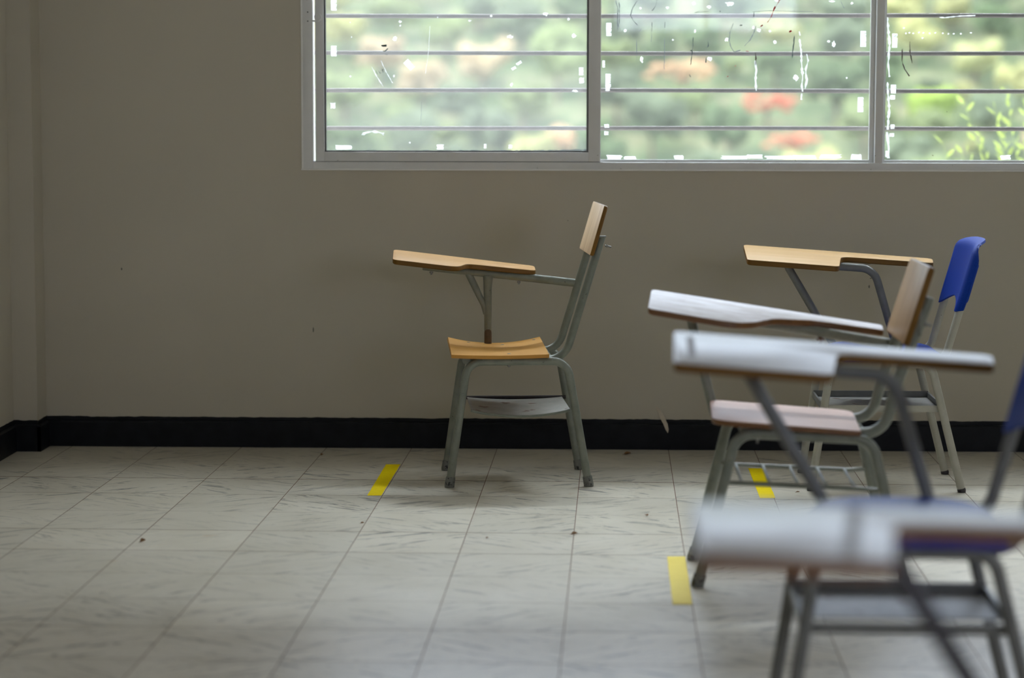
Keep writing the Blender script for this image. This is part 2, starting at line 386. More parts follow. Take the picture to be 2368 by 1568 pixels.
# small marks on the window wall
def blob(cx, cz, w, h, y, seedv, n=14, jag=.25, rot=0, t=.0008, mats='mark'):
    rr = random.Random(seedv); pts = []
    for k in range(n):
        a = 2 * math.pi * k / n; q = 1 - rr.random() * jag
        u = math.cos(a) * w / 2 * q; v = math.sin(a) * h / 2 * q
        pts.append(Vector((cx + u * math.cos(rot) - v * math.sin(rot), cz + u * math.sin(rot) + v * math.cos(rot))))
    return slab(bmesh.new(), pts, t, lambda u, v, q: Vector((u, y + q, v)), b=t * .2, side=0)
for k, (x, z, w, h) in enumerate([(-1.612, .626, .005, .010), (.985, .652, .032, .0022), (1.002, .618, .008, .003), (1.000, .603, .009, .003),
                                  (.995, .574, .005, .012), (-.94, .415, .004, .02), (-.05, .80, .003, .004)]):
    obj('wall_mark', blob(x, z, w, h, YW - .0002, 50 + k, n=10, jag=.15), 'mark', wall_back, smooth=0)

# black painted skirting with a ragged brush edge above it
def skirt(pts, nrm_list, h=.092, t=.012):
    """pts: corner points along the wall foot; every run is a little box with an eased top."""
    bm = bmesh.new()
    for (a, b), nn in zip(zip(pts, pts[1:]), nrm_list):
        a, b, nn = Vector((*a, 0)), Vector((*b, 0)), Vector((*nn, 0))
        prof = [(0, 0), (t, 0), (t, h - .006), (t - .004, h), (0, h)]
        A = [bm.verts.new(a + nn * d + Vector((0, 0, z))) for d, z in prof]; B = [bm.verts.new(b + nn * d + Vector((0, 0, z))) for d, z in prof]
        for k in range(5): bm.faces.new((A[k], A[(k + 1) % 5], B[(k + 1) % 5], B[k]))
        bm.faces.new(A[::-1]); bm.faces.new(B)
    return bm
def ragged(a, b, nn, z0, z1, seed, t=.0014, step=.012):
    bm = bmesh.new(); a, b, nn = Vector((*a, 0)), Vector((*b, 0)), Vector((*nn, 0)); ln = (b - a).length; n = max(2, int(ln / step)); rr = random.Random(seed)
    prev = None
    for k in range(n + 1):
        s = k / n * ln; p = a + (b - a) * (k / n)
        z = z1 + .0025 * noise.noise(Vector((s * 7, seed, 0))) + .0018 * noise.noise(Vector((s * 40, seed, 3))) + rr.uniform(-.0006, .0006)
        cur = [bm.verts.new(p + nn * d + Vector((0, 0, q))) for d, q in ((0, z0), (t, z0), (t, z), (0, z))]
        if prev:
            for i in range(4): bm.faces.new((prev[i], prev[(i + 1) % 4], cur[(i + 1) % 4], cur[i]))
        prev = cur
    return bm
cl = [(-1.886, YW), (XR, YW)]
bb = struct('baseboard_back', skirt([(-1.886, YW), (XR, YW)], [(0, -1)]), 'black', smooth=30)
obj('paint_edge', ragged((-1.886, YW), (XR, YW), (0, -1), .088, .1055, 1), 'black', bb, smooth=0)
bc = struct('baseboard_corner', skirt([(XL, 7.664), (-1.886 + .012, 7.664), ], [(0, -1)]), 'black', smooth=30)
obj('paint_edge', ragged((XL, 7.664), (-1.886, 7.664), (0, -1), .088, .108, 2), 'black', bc, smooth=0)
obj('side_run', skirt([(-1.886, 7.652), (-1.886, YW)], [(1, 0)]), 'black', bc, smooth=30)
obj('paint_edge', ragged((-1.886, 7.664), (-1.886, YW), (1, 0), .088, .107, 4), 'black', bc, smooth=0)
bl = struct('baseboard_left', skirt([(XL, YB), (XL, 7.664)], [(1, 0)]), 'black', smooth=30)
obj('paint_edge', ragged((XL, YB), (XL, 7.664), (1, 0), .088, .108, 3), 'black', bl, smooth=0)
struct('baseboard_right', skirt([(XR, YW), (XR, YB)], [(-1, 0)]), 'black', smooth=30)

# ------------------------------------------------------------------ the window
win = bpy.data.objects.new('window_1', None); COL.objects.link(win); win.location = (0, 0, 0); tag(win, kind='structure')
YF = YW - .004                                   # room-side face of the frame
def ring(x0, x1, z0, z1, wl, wr, wb, wt, y0, y1, bev=.002):
    return boxes((x0, x0 + wl, y0, y1, z0, z1), (x1 - wr, x1, y0, y1, z0, z1), (x0 + wl, x1 - wr, y0, y1, z0, z0 + wb), (x0 + wl, x1 - wr, y0, y1, z1 - wt, z1), bev=bev)
obj('frame', ring(WX0 + .002, WX1 - .002, WZ0 + .004, WZ1 - .002, .034, .034, .024, .034, YF, YF + .075), 'aluminium', win)
obj('caulk', boxes((WX0 - .006, WX1, YW - .006, YW + .002, WZ0 - .0015, WZ0 + .0042), (WX0 - .004, WX0 + .0022, YW - .004, YW + .002, WZ0 + .004, WZ1), bev=.001), 'caulk', win)
MULL = [1.020, 2.005]
for k, mx in enumerate(MULL):
    obj('mullion', boxes((mx - .014, mx + .014, YF + .002, YF + .070, WZ0 + .028, WZ1 - .034), bev=.002), 'aluminium', win)
# sliding sash over the first pane
SX0, SX1, SZ0, SZ1 = -.9265, .0615, 1.0035, WZ1 - .036
obj('sash', ring(SX0, SX1, SZ0, SZ1, .030, .042, .033, .034, YF + .004, YF + .030), 'aluminium', win)
obj('sash_bead', ring(SX0 + .029, SX1 - .041, SZ0 + .032, SZ1 - .03, .007, .008, .006, .008, YF + .010, YF + .026, bev=.001), 'aluminium_dark', win)
obj('sash_gap', boxes((WX0 + .036, SX1, YF + .012, YF + .022, SZ0 - .0042, SZ0 + .0005)), 'aluminium_dark', win, smooth=0)
pane1 = obj('pane', boxes((SX0 + .03, SX1 - .042, YF + .017, YF + .021, SZ0 + .033, SZ1 - .034)), 'glass_dusty', win, smooth=0)
# fixed panes, each in its bead
FP = [(SX1 - .006, MULL[0] - .014), (MULL[0] + .014, MULL[1] - .014), (MULL[1] + .014, WX1 - .036)]
panes = [pane1]
for k, (x0, x1) in enumerate(FP):
    b0 = .010 if k else .003
    obj('glazing_bead', ring(x0, x1, WZ0 + .028, WZ1 - .036, b0, .016 if k == 0 else .012, .009, .01, YF + .034, YF + .056, bev=.001), 'aluminium', win)
    panes.append(obj('pane', boxes((x0 + .002, x1 - .002, YF + .044, YF + .048, WZ0 + .030, WZ1 - .038)), 'glass' if k == 0 else 'glass_clear', win, smooth=0))
# a bright slot of daylight shows between jamb and sash; the little hook latch bridges it
latch = bmesh.new(); tube(latch, [(-.9155, YF - .008, 1.500), (-.9155, YF + .006, 1.500)], .0125, 20); tube(latch, [(-.9155, YF - .011, 1.500), (-.9155, YF - .008, 1.500)], .004, 12)
tube(latch, fillet([(-.905, YF - .004, 1.494), (-.915, YF - .004, 1.486), (-.937, YF - .004, 1.487)], [.008])[0], .003, 8)
obj('latch', latch, 'aluminium', win)
for z in (1.517, 1.486): obj('latch_screw', tubes(([(-.951, YF - .003, z), (-.951, YF + .002, z)], .0025), n=8), 'aluminium_dark', win)

# what sticks to the glass: tape remnants, paint drips, smears   (x, z on the pane, metres)
Y1, Y2 = YF + .0168, YF + .0438
def px2(px, py, Y):       # a point on the plane y = Y seen in the photograph's frame at (px, py)
    d = fw + rt2 * ((px - 1184) / FPX) - up2 * ((py - 784) / FPX); k = Y / d.y
    return k * d.x, CH + k * d.z
PXM = 5188 / 7.8
def scrap(pane, Y, px, py, w, h, mat=None, rot=0, jag=.18, n=18, name='tape_scrap', square=True):
    x, z = px2(px, py, Y); rr = random.Random(int(px * 31 + py)); pts = []
    mat = mat or ('tape_white' if square else 'spot'); w /= PXM; h /= PXM
    if square:
        base = [(-.5, -.5), (-.17, -.5), (.17, -.5), (.5, -.5), (.5, -.2), (.5, .2), (.5, .5), (.17, .5), (-.17, .5), (-.5, .5), (-.5, .2), (-.5, -.2)]
        if h > 1.5 * w:           # torn remnant: thin tears run in from its right edge
            cuts = sorted(rr.uniform(-.42, .42) for _ in range(4)); side = []
            for q in cuts: side += [(.5, q - .022), (rr.uniform(-.35, .2), q), (.5, q + .030)]
            base = [(-.5, -.5), (0, -.5), (.5, -.5)] + side + [(.5, .5), (0, .5), (-.5, .5), (-.5, .1), (-.5, -.25)]
            raw = [(a * w + rr.uniform(-jag, jag) * .25 * w, b * h) for a, b in base]
        else: raw = [((a + rr.uniform(-jag, jag) * .5) * w, (b + rr.uniform(-jag, jag) * .4) * h) for a, b in base]
    else:
        raw = [(math.cos(2 * math.pi * k / n) * w / 2 * (1 - rr.random() * .6), math.sin(2 * math.pi * k / n) * h / 2 * (1 - rr.random() * .6)) for k in range(n)]
    c, s = math.cos(rot), math.sin(rot)
    pts = [Vector((x + u * c - v * s, z + u * s + v * c)) for u, v in raw]
    return obj(name, slab(bmesh.new(), pts, .0004, lambda u, v, q: Vector((u, Y - .0004 + q, v)), b=.0001, side=0), mat, pane, smooth=0)
def drip(pane, Y, pts, w, mat, name='paint_drip'):
    rr = random.Random(int(pts[0][0])); q = [pts[0]]
    for a, b in zip(pts, pts[1:]):
        m = max(1, int(math.hypot(b[0] - a[0], b[1] - a[1]) / 5))
        q += [(a[0] + (b[0] - a[0]) * k / m + (rr.uniform(-.5, .5) if k < m else 0), a[1] + (b[1] - a[1]) * k / m) for k in range(1, m + 1)]
    P = [Vector((*px2(a, b, Y),)) for a, b in q]; P = [Vector((p.x, Y - .0006, p.y)) for p in P]
    lo = .25 if w > 1.5 else .6
    n = len(P); ws = [w / PXM / 2 * rr.uniform(lo, 1.3) for _ in P]; ws[0] *= .5
    return obj(name, tube(bmesh.new(), P, ws, 6, flat=(1, 1)), mat, pane, smooth=60)
for a in [(772, 118, 13, 24), (770, 244, 12, 13), (772, 8, 13, 32), (795, 341, 38, 10), (1018, 340, 15, 11), (1344, 165, 10, 18), (1345, 186, 10, 12),
          (1122, 338, 6, 10), (1180, 339, 8, 8)]: scrap(pane1, Y1, *a)
scrap(pane1, Y1, 946, 150, 14, 24, rot=.75); scrap(pane1, Y1, 1200, 146, 12, 6, rot=.6); scrap(pane1, Y1, 1188, 158, 11, 6, rot=.5)
for a in [(913, 89, 13, 13), (925, 50, 9, 8), (926, 59, 5, 7), (1328, 83, 14, 14), (1180, 85, 18, 10), (1330, 210, 17, 8), (1315, 45, 8, 8), (1262, 32, 14, 12), (1136, 37, 8, 7),
          (810, 177, 6, 6), (911, 176, 6, 7), (1183, 196, 8, 12), (948, 330, 7, 5), (813, 86, 4, 5), (810, 52, 4, 4), (1315, 44, 6, 8), (1086, 48, 9, 5), (1012, 40, 4, 4)]:
    scrap(pane1, Y1, *a, square=False, name='adhesive_spot')
for pts in [[(836, 312), (846, 307), (860, 304), (876, 306), (888, 310)]]: drip(pane1, Y1, pts, 7, 'tape_white', 'adhesive_arc')
drip(pane1, Y1, [(882, 105), (886, 106), (894, 105)], 5, 'drip_dark'); drip(pane1, Y1, [(885, 118), (891, 118), (897, 112)], 2.2, 'drip_dark'); drip(pane1, Y1, [(891, 125), (896, 127)], 1.6, 'drip_dark')
for pts in [[(869, 162), (873, 172)], [(876, 164), (879, 170), (882, 167)], [(884, 158), (886, 168)], [(881, 163), (889, 160)]]: drip(pane1, Y1, pts, 1.2, 'drip_dark', 'handwritten_stroke')
for pts in [[(881, 140), (892, 165), (908, 192)], [(860, 155), (872, 178), (886, 200)]]: drip(pane1, Y1, pts, 2.6, 'tape_white', 'wiped_streak')
drip(pane1, Y1, [(994, 60), (991, 120), (984, 170)], .9, 'tape_white', 'scratch')
drip(pane1, Y1, [(975, 235), (973, 290)], .9, 'smear', 'scratch'); drip(pane1, Y1, [(760, 349), (900, 350), (1040, 349), (1200, 349.5), (1356, 347)], 5, 'smear', 'sealant_line')
p2 = panes[1]
for a in [(1408, 68, 12, 30), (1406, 186, 12, 30), (1405, 206, 10, 8), (1403, 291, 11, 8), (1402, 308, 10, 8), (1996, 90, 13, 36), (1990, 242, 13, 34), (1420, 364, 34, 11), (1457, 365, 26, 7),
          (1569, 364, 20, 9), (1700, 364, 60, 8), (1745, 362, 34, 9), (1800, 364, 60, 7), (1860, 363, 50, 8), (1920, 362, 46, 9), (1980, 363, 22, 12), (1396, 148, 6, 16)]: scrap(p2, Y2, *a)
for a in [(1446, 71, 10, 9), (1484, 138, 9, 20), (1687, 9, 24, 15), (1640, 16, 15, 10), (1605, 8, 14, 12), (1607, 72, 7, 12), (1641, 136, 14, 14), (1680, 92, 12, 12), (1742, 64, 8, 10), (1755, 70, 12, 11),
          (1780, 72, 7, 8), (1792, 98, 12, 13), (1928, 102, 11, 18), (1916, 96, 9, 8), (1856, 168, 10, 11), (1840, 180, 16, 20), (1556, 92, 6, 5), (1481, 19, 8, 7), (1543, 18, 9, 9), (1970, 8, 8, 8),
          (1924, 3, 16, 6), (1796, 2, 12, 5), (1958, 180, 6, 6)]: scrap(p2, Y2, *a, square=False, name='adhesive_spot')
for pts, w in [([(1848, 73), (1850, 82)], 4), ([(1849, 90), (1851, 105), (1853, 125), (1854, 150), (1856, 175), (1854, 200), (1856, 212)], 5), ([(1865, 125), (1869, 140), (1863, 160), (1865, 185), (1862, 205)], 4.5),
               ([(1746, 140), (1749, 160), (1747, 185), (1749, 210)], 5), ([(1854, 216), (1853, 231)], 4), ([(1867, 180), (1866, 195)], 6)]: drip(p2, Y2, pts, w, 'tape_white', 'white_drip')
for pts, w in [([(1424, 0), (1429, 20), (1428, 45), (1429, 68)], 3), ([(1432, 5), (1433, 40), (1431, 62)], 2.6), ([(1474, 2), (1463, 18), (1458, 36), (1466, 50), (1474, 58)], 2.4),
               ([(1519, 0), (1517, 12), (1508, 25)], 2), ([(1508, 52), (1507, 70), (1506, 96)], 2), ([(1538, 50), (1537, 64)], 2), ([(1472, 90), (1472, 140)], 1.6), ([(1537, 88), (1536, 160)], 1.4),
               ([(1696, 54), (1688, 75), (1686, 92), (1690, 108), (1698, 120), (1712, 116)], 3), ([(1748, 60), (1742, 78), (1735, 92), (1722, 106)], 2.6), ([(1484, 66), (1478, 74)], 2.2), ([(1944, 2), (1952, 18)], 2),
               ([(1620, 25), (1604, 30), (1640, 26)], 1.2), ([(1740, 27), (1780, 25), (1880, 27)], 1.2)]: drip(p2, Y2, pts, w, 'smear', 'grey_drip')
for pts, w in [([(1603, 86), (1602, 110), (1599, 135), (1597, 150)], 2.4), ([(1637, 96), (1638, 106), (1635, 110)], 3.2), ([(1837, 82), (1836, 100), (1833, 118), (1832, 134)], 2.4), ([(1597, 116), (1599, 118)], 5),
               ([(1664, 26), (1666, 27)], 4), ([(1633, 134), (1632, 145)], 2), ([(1710, 59), (1716, 58)], 2.5), ([(1594, 172), (1597, 178)], 1.8), ([(1744, 28), (1743, 40)], 2)]: drip(p2, Y2, pts, w, 'drip_dark')
drip(p2, Y2, [(1747, 122), (1748, 135), (1747, 150)], 3, 'drip_brown')
for pts, w in [([(1803, 0), (1795, 14), (1788, 26), (1784, 38), (1775, 52)], 1.8), ([(1792, 14), (1788, 26)], 3.2), ([(1759, 61), (1764, 58)], 6.5), ([(1825, 74), (1830, 71)], 6.5), ([(1725, 118), (1731, 119)], 4.5),
               ([(1699, 154), (1702, 151)], 2), ([(1681, 178), (1684, 176)], 2), ([(1801, 1), (1804, 0)], 5)]: drip(p2, Y2, pts, w, 'drip_red')
p3 = panes[2]
for a in [(2069, 94, 12, 32), (2066, 206, 12, 20), (2064, 225, 11, 10), (2062, 312, 11, 8), (2064, 293, 9, 10), (2325, 364, 22, 10), (2052, 356, 9, 14)]: scrap(p3, Y2, *a)
for x, y in [(2090, 65), (2095, 77), (2103, 76), (2112, 77), (2125, 75), (2135, 76), (2150, 77), (2163, 76), (2180, 77), (2193, 78), (2205, 78), (2222, 78), (2245, 76), (2133, 88)]:
    scrap(p3, Y2, x, y, 6, 5, square=False, name='adhesive_spot')
for pts, w in [([(2052, 40), (2057, 100), (2054, 150), (2057, 178)], 6), ([(2052, 190), (2056, 250), (2053, 300)], 6), ([(2051, 305), (2055, 340), (2054, 366)], 6), ([(2172, 40), (2185, 41), (2220, 37), (2255, 36)], 3)]:
    drip(p3, Y2, pts, w, 'tape_white', 'white_drip')
for pts, w in [([(2087, 112), (2086, 140), (2092, 160), (2103, 176)], 2.6), ([(2104, 96), (2104, 118), (2109, 146)], 2.6), ([(2197, 33), (2197, 43)], 2.5), ([(2189, 257), (2190, 259)], 2.5), ([(2155, 358), (2158, 360)], 2.5)]:
    drip(p3, Y2, pts, w, 'drip_brown')

# the window behind the camera, and one added beside it for fill light (plain frames with glass)
def plain_window(name, horizontal, a0, a1, z0, z1, pos, n=4):
    w = bpy.data.objects.new(name, None); COL.objects.link(w); tag(w, kind='structure')
    def bx(a, b, za, zb, d0, d1): return (a, b, pos + d0, pos + d1, za, zb) if horizontal else (pos + d0, pos + d1, a, b, za, zb)
    fr = [bx(a0, a1, z0, z0 + .03, 0, .05), bx(a0, a1, z1 - .03, z1, 0, .05)] + [bx(a0 + (a1 - a0 - .03) * k / n, a0 + (a1 - a0 - .03) * k / n + .03, z0 + .03, z1 - .03, 0, .05) for k in range(n + 1)]
    obj('frame', boxes(*fr), 'aluminium', w)
    return w
plain_window('window_2', True, FX0, FX1, FZ0, FZ1, YB - .1, 2)
plain_window('fill_window', False, RWY0, RWY1, RWZ0, RWZ1, XR + .05)

# the horizontal security bars outside the window
YG = 7.93
grille = thing('window_grille', 'rusty horizontal security bars fixed across the outside of the window', 'window bars', (0, YG, 0))
zb = [1.1185, 1.2505, 1.3805, 1.5105, 1.6405, 1.7705, 1.9005, 2.0305, 2.1605, 2.2905, 2.4205, 2.5505, 2.6805, 2.8105, 2.9405, 3.0705, 3.2005, 3.3305, 3.4605]
for k, z in enumerate(zb):
    rr = random.Random(k); pts = [(x, .0, z + .0012 * math.sin(x * 2.1 + k * 1.7)) for x in [WX0 + .0005 + (WX1 - WX0 - .001) * i / 24 for i in range(25)]]
    obj('bar', tube(bmesh.new(), pts, .0078, 10), 'bar_paint', grille)

# ------------------------------------------------------------------ floor tape, scraps, leaves
def floor_strip(name, label, pts, mat, seed):
    O = [Vector(p) for p in pts]; P = []
    rr = random.Random(seed)
    for i in range(4):
        a, b = O[i], O[(i + 1) % 4]; m_ = 3 if i % 2 == 0 else 12
        for k in range(m_): P.append(a.lerp(b, k / m_) + Vector((rr.uniform(-.0006, .0006), rr.uniform(-.0006, .0006))))
    cx = sum((p.x for p in O)) / 4; cy = sum((p.y for p in O)) / 4
    o = obj(name, slab(bmesh.new(), [p - Vector((cx, cy)) for p in P], .0006, lambda u, v, w: Vector((u, v, .0006 + w)), b=.0001, side=0), mat, smooth=0)
    o.location = (cx, cy, 0); return tag(o, label, 'floor tape', 'yellow tape strips on the floor')
floor_strip('floor_tape', 'bright yellow tape strip on the floor left of the lone wooden chair', [(-.653, 7.413), (-.605, 7.415), (-.613, 6.794), (-.657, 6.792)], 'tape_yellow', 1)
floor_strip('floor_tape', 'pale faded yellow tape strip beside the front foot of the wire-basket chair', [(.228, 5.866), (.276, 5.868), (.267, 5.279), (.219, 5.277)], 'tape_pale', 2)
floor_strip('floor_tape', 'yellow tape strip seen through the wire basket under a chair', [(.553, 7.379), (.602, 7.381), (.593, 6.795), (.546, 6.793)], 'tape_yellow', 3)

pe = bmesh.new()
pp = [(.262, .150, .0), (.276, .128, -.001), (.284, .109, -.006), (.293, .092, -.016), (.299, .072, -.017), (.3015, .0605, -.016)]
wd = [.010, .016, .017, .0155, .011, .0015]
pv = []
for (x, z, y), w in zip(pp, wd): pv.append([pe.verts.new((x - w / 2, YW - .0016 + y, z)), pe.verts.new((x + w / 2, YW - .0016 + y, z)), pe.verts.new((x + w / 2, YW - .0008 + y, z)), pe.verts.new((x - w / 2, YW - .0008 + y, z))])
for a, b in zip(pv, pv[1:]):
    for i in range(4): pe.faces.new((a[i], a[(i + 1) % 4], b[(i + 1) % 4], b[i]))
pe.faces.new(pv[0]); pe.faces.new(pv[-1][::-1])
tag(obj('peeling_tape', pe, 'peel'), 'beige strip of peeling tape hanging over the black skirting', 'tape')

def dry_leaf(x, y, size, rz, tilt, label, seed, mat='leaf_dry'):
    rr = random.Random(seed); bm = bmesh.new(); n = 8
    def f(u, v):
        w = math.sin(math.pi * min(max(u, .02), .98)) ** .8 * .45 * size
        q = (v - .5) * 2; return Vector(((u - .5) * size, q * w, .0012 + abs(q) * w * .7 * tilt + .15 * size * (u ** 2) * tilt))
    sheet(bm, n, 4, f, .0006)
    tube(bm, [(-.5 * size, 0, .001), (-.7 * size, .06 * size, .0014)], .0006, 5)
    o = obj('dry_leaf', bm, mat); o.location = (x, y, 0); o.rotation_euler = (0, 0, rz); return tag(o, label, 'dry leaf', 'dry leaf scraps on the floor')
def fl(px, py):
    d = fw + rt2 * ((px - 1184) / FPX) - up2 * ((py - 784) / FPX); k = -CH / d.z; return k * d.x, k * d.y
for i, (px, py, s, rz, t, lb) in enumerate([
        (330, 1254, .016, .6, 1.6, 'small curled brown leaf scrap alone on the tiles at the left'),
        (1451, 1051, .026, .2, .8, 'brown leaf scrap near the skirting right of the lone wooden chair'),
        (1328, 1236, .018, .3, .9, 'reddish brown leaf scrap at a tile corner in front of the lone chair'),
        (1495, 1193, .013, 2.0, .9, 'dark crumb of leaf on the tiles left of the chair with the wire basket'),
        (838, 1211, .011, .4, .9, 'small reddish leaf crumb below the bright yellow tape strip'),
        (745, 1053, .013, 1.2, 1.2, 'yellowish leaf crumb near the skirting at the left part of the wall'),
        (1127, 1245, .009, .9, .8, 'tiny brown leaf crumb on the tiles in front of the lone chair'),
        (1845, 1139, .012, .2, .6, 'dark leaf crumb right of the tape under the wire basket')]):
    x, y = fl(px, py); dry_leaf(x, y, s, rz, t, lb, i)

# ------------------------------------------------------------------ chairs  (the sitter faces -x; the tablet is on the +y side)
def plane_z(p): return lambda x, y: p[0] + p[1] * x + p[2] * y
def side_frames(t, y, ff, sf, rf, sr, zf, zr, R, r, mat, cap=1, cap_mat='rubber', rail_name='side_rail'):
    """Two inverted-U tube frames: ff/rf = feet x, sf/sr = lean of the legs, zf/zr = rail height front and rear."""
    for s in (-1, 1):
        yy = s * y
        c1 = (ff + sf * zf, yy, zf); c2 = (rf - sr * zr, yy, zr)
        pts, arcs = fillet([(ff, yy, .004), c1, c2, (rf, yy, .004)], [R, R])
        i1, i2 = arcs[0][1], arcs[1][0]
        for part in (pts[:i1 + 1], pts[i2:][::-1]):
            lg = obj('leg', tube(bmesh.new(), part, r), mat, t)
            if cap:
                a, b = Vector(part[0]), Vector(part[1]); d = (b - a).normalized()
                obj('foot_cap', tube(bmesh.new(), [a - Vector((0, 0, .004)), a + Vector((0, 0, .002)), a + d * (.026 if cap == 1 else .005), a + d * (.030 if cap == 1 else .008)], [r + .0025, r + .0028, r + .0022, r + .0005] if cap == 1 else [r, r + .0008, r + .0008, r + .0002], 14), cap_mat, lg)
        obj(rail_name, tube(bmesh.new(), [pts[i1], pts[i2]], r), mat, t)
def tablet(t, outline, rads, pl, thick, mats, name='writing_tablet', seg=7):
    pz = plane_z(pl); o = rounded(outline, rads, seg)
    return obj(name, slab(bmesh.new(), o, thick, lambda u, v, w: Vector((u, v, pz(u, v) + w)), b=.003), mats, t)
def bolt(t, p, axis=(0, 0, -1), ln=.018, r=.0035, mat='bolt'):
    a = Vector(p); d = Vector(axis).normalized()
    bm = tubes(([a, a + d * ln], r), n=8); tube(bm, [a + d * .004, a + d * .009], r * 1.9, 6); return obj('bolt', bm, mat, t)
def board_back(t, x0, z0, x1, z1, y, thick, mats, rad=.012, bow=0.0, taper=0.0):
    """Back board whose front face runs from (x0, z0) up to (x1, z1)."""
    d = Vector((x1 - x0, 0, z1 - z0)); ln = d.length; d.normalize(); nn = Vector((-d.z, 0, d.x))   # nn points to the sitter
    o = rounded([Vector((-y, 0)), Vector((y, 0)), Vector((y - taper, ln)), Vector((-y + taper, ln))], rad)
    f = lambda u, v, w: Vector((x0, 0, z0)) + d * v + Vector((0, u, 0)) + nn * w
    return obj('backrest', slab(bmesh.new(), o, thick, f, b=.003), mats, t)

def wooden_chair_lone():
    t = thing('tablet_arm_chair', 'lone wooden school chair with tan writing arm standing by itself under the window', 'chair', (-.212, 7.148, 0), R_(5.2))
    g = 'steel_grey'
    side_frames(t, .172, -.218, .143, .221, .176, .397, .397, .055, .0128, g)
    for s in (-1, 1):
        pts, _ = fillet([(-.165, s * .135, .400), (.146, s * .135, .398), (.180, s * .135, .513), (.262, s * .135, .785)], [.07, .2])
        bp = obj('back_post', tube(bmesh.new(), pts, .0135, 12, flat=(1, .92)), g, t)
        obj('end_cap', boxes((.2595 - .0135, .2595 + .0155, s * .135 - .014, s * .135 + .014, .7835, .7875), bev=.001), g, bp)
        bolt(t, (.272, s * .135, .757), (1, 0, -.25), .020, .003)
    for x, z, r in ((-.165, .400, .0125), (.10, .398, .0115)): obj('seat_crossbar', tubes(([(x, -.17, z), (x, .17, z)], r)), g, t)
    # seat: a bent board, its far side dipping in the middle
    def fs(u, v):
        x = -.212 + .305 * u; y = -.2 + .4 * v; b = .020 * ((u - .5) / .5) ** 2
        z = .4165 - .004 * (1 - v) + b * (.18 + .82 * v) - .004 * v
        return (x, y, z)
    ol = rounded([Vector((0, 0)), Vector((1, 0)), Vector((1, 1)), Vector((0, 1))], .035, 4)
    bm = sheet(bmesh.new(), 24, 16, fs, .011)
    st = obj('seat', bm, 'wood_amber', t, smooth=50)
    for x, y in ((-.03, -.150), (-.035, .13), (.07, .16), (-.145, .16)):
        u, v = (x + .212) / .305, (y + .2) / .4; z = fs(u, v)[2] + .0055
        obj('rivet', tube(bmesh.new(), [(x, y, z), (x, y, z + .0012), (x, y, z + .0018)], [.0062, .0052, .002], 12), 'bolt', st)
    for y in (-.150, .15): bolt(t, (-.03, y, .388), (0, 0, -1), .012, .003)
    board_back(t, .2195, .729, .2645, .885, .186, .013, ['wood_back', 'wood_edge'], rad=.012, taper=.004)
    pl = (.655, -.12, .09)
    tablet(t, [Vector(p) for p in [(-.393, .03), (-.185, .03), (-.150, .125), (.075, .150), (.078, .25), (-.388, .25)]], [.02, .06, .035, .025, .02, .022], pl, .0165, ['wood_tan', 'wood_edge'])
    pz = plane_z(pl)
    a = Vector((-.292, .195, pz(-.292, .195) - .036)); b = Vector((.216, .140, .618))
    tb = obj('tablet_tube', tubes(([a, b], .0135)), g, t)
    obj('end_plug', tubes(([a + Vector((-.001, 0, 0)), a + Vector((.004, 0, 0))], .0112)), 'rubber', tb)
    m_ = a.lerp(b, (-.080 - a.x) / (b.x - a.x))
    obj('tablet_post', tube(bmesh.new(), [(-.080, .178, .400), (-.080, .18, .50), (-.081, .184, .60), (m_.x, m_.y, m_.z - .004)], [.0118, .0125, .0135, .0165], 12), g, t)
    obj('rust_patch', tube(bmesh.new(), [(-.080, .178, .405), (-.080, .178, .43), (-.080, .1785, .452), (-.080, .1788, .466)], [.0122, .0123, .0122, .0117], 12), 'drip_brown', t)
    q = a.lerp(b, (-.148 - a.x) / (b.x - a.x))
    obj('brace', tube(bmesh.new(), [(-.088, .180, .515), (-.094, .181, .545), (-.120, .185, .60), (q.x, q.y, q.z)], [.0075, .0095, .0115, .0115], 10), g, t)
    for x in (-.265, .02):
        p = a.lerp(b, (x - a.x) / (b.x - a.x)); bolt(t, (p.x, p.y, p.z - .011), (0, 0, -1), .014, .0032)
    def sh(u, v):
        x = -.150 + .312 * u; y = -.158 + .316 * v; return (x, y, .243 - (.020 - .012 * v) * math.sin(math.pi * u) ** .8)
    obj('book_shelf', sheet(bmesh.new(), 24, 8, sh, .003), 'shelf_metal', t)
    obj('shelf_rim', tube(bmesh.new(), [Vector(sh(k / 20, 0)) + Vector((0, -.001, -.002)) for k in range(21)], .0042, 8), g, t)
    obj('shelf_rail', tubes(([(-.17, .160, .242), (.175, .160, .242)], .006), n=8), 'steel_dark', t)
    return t

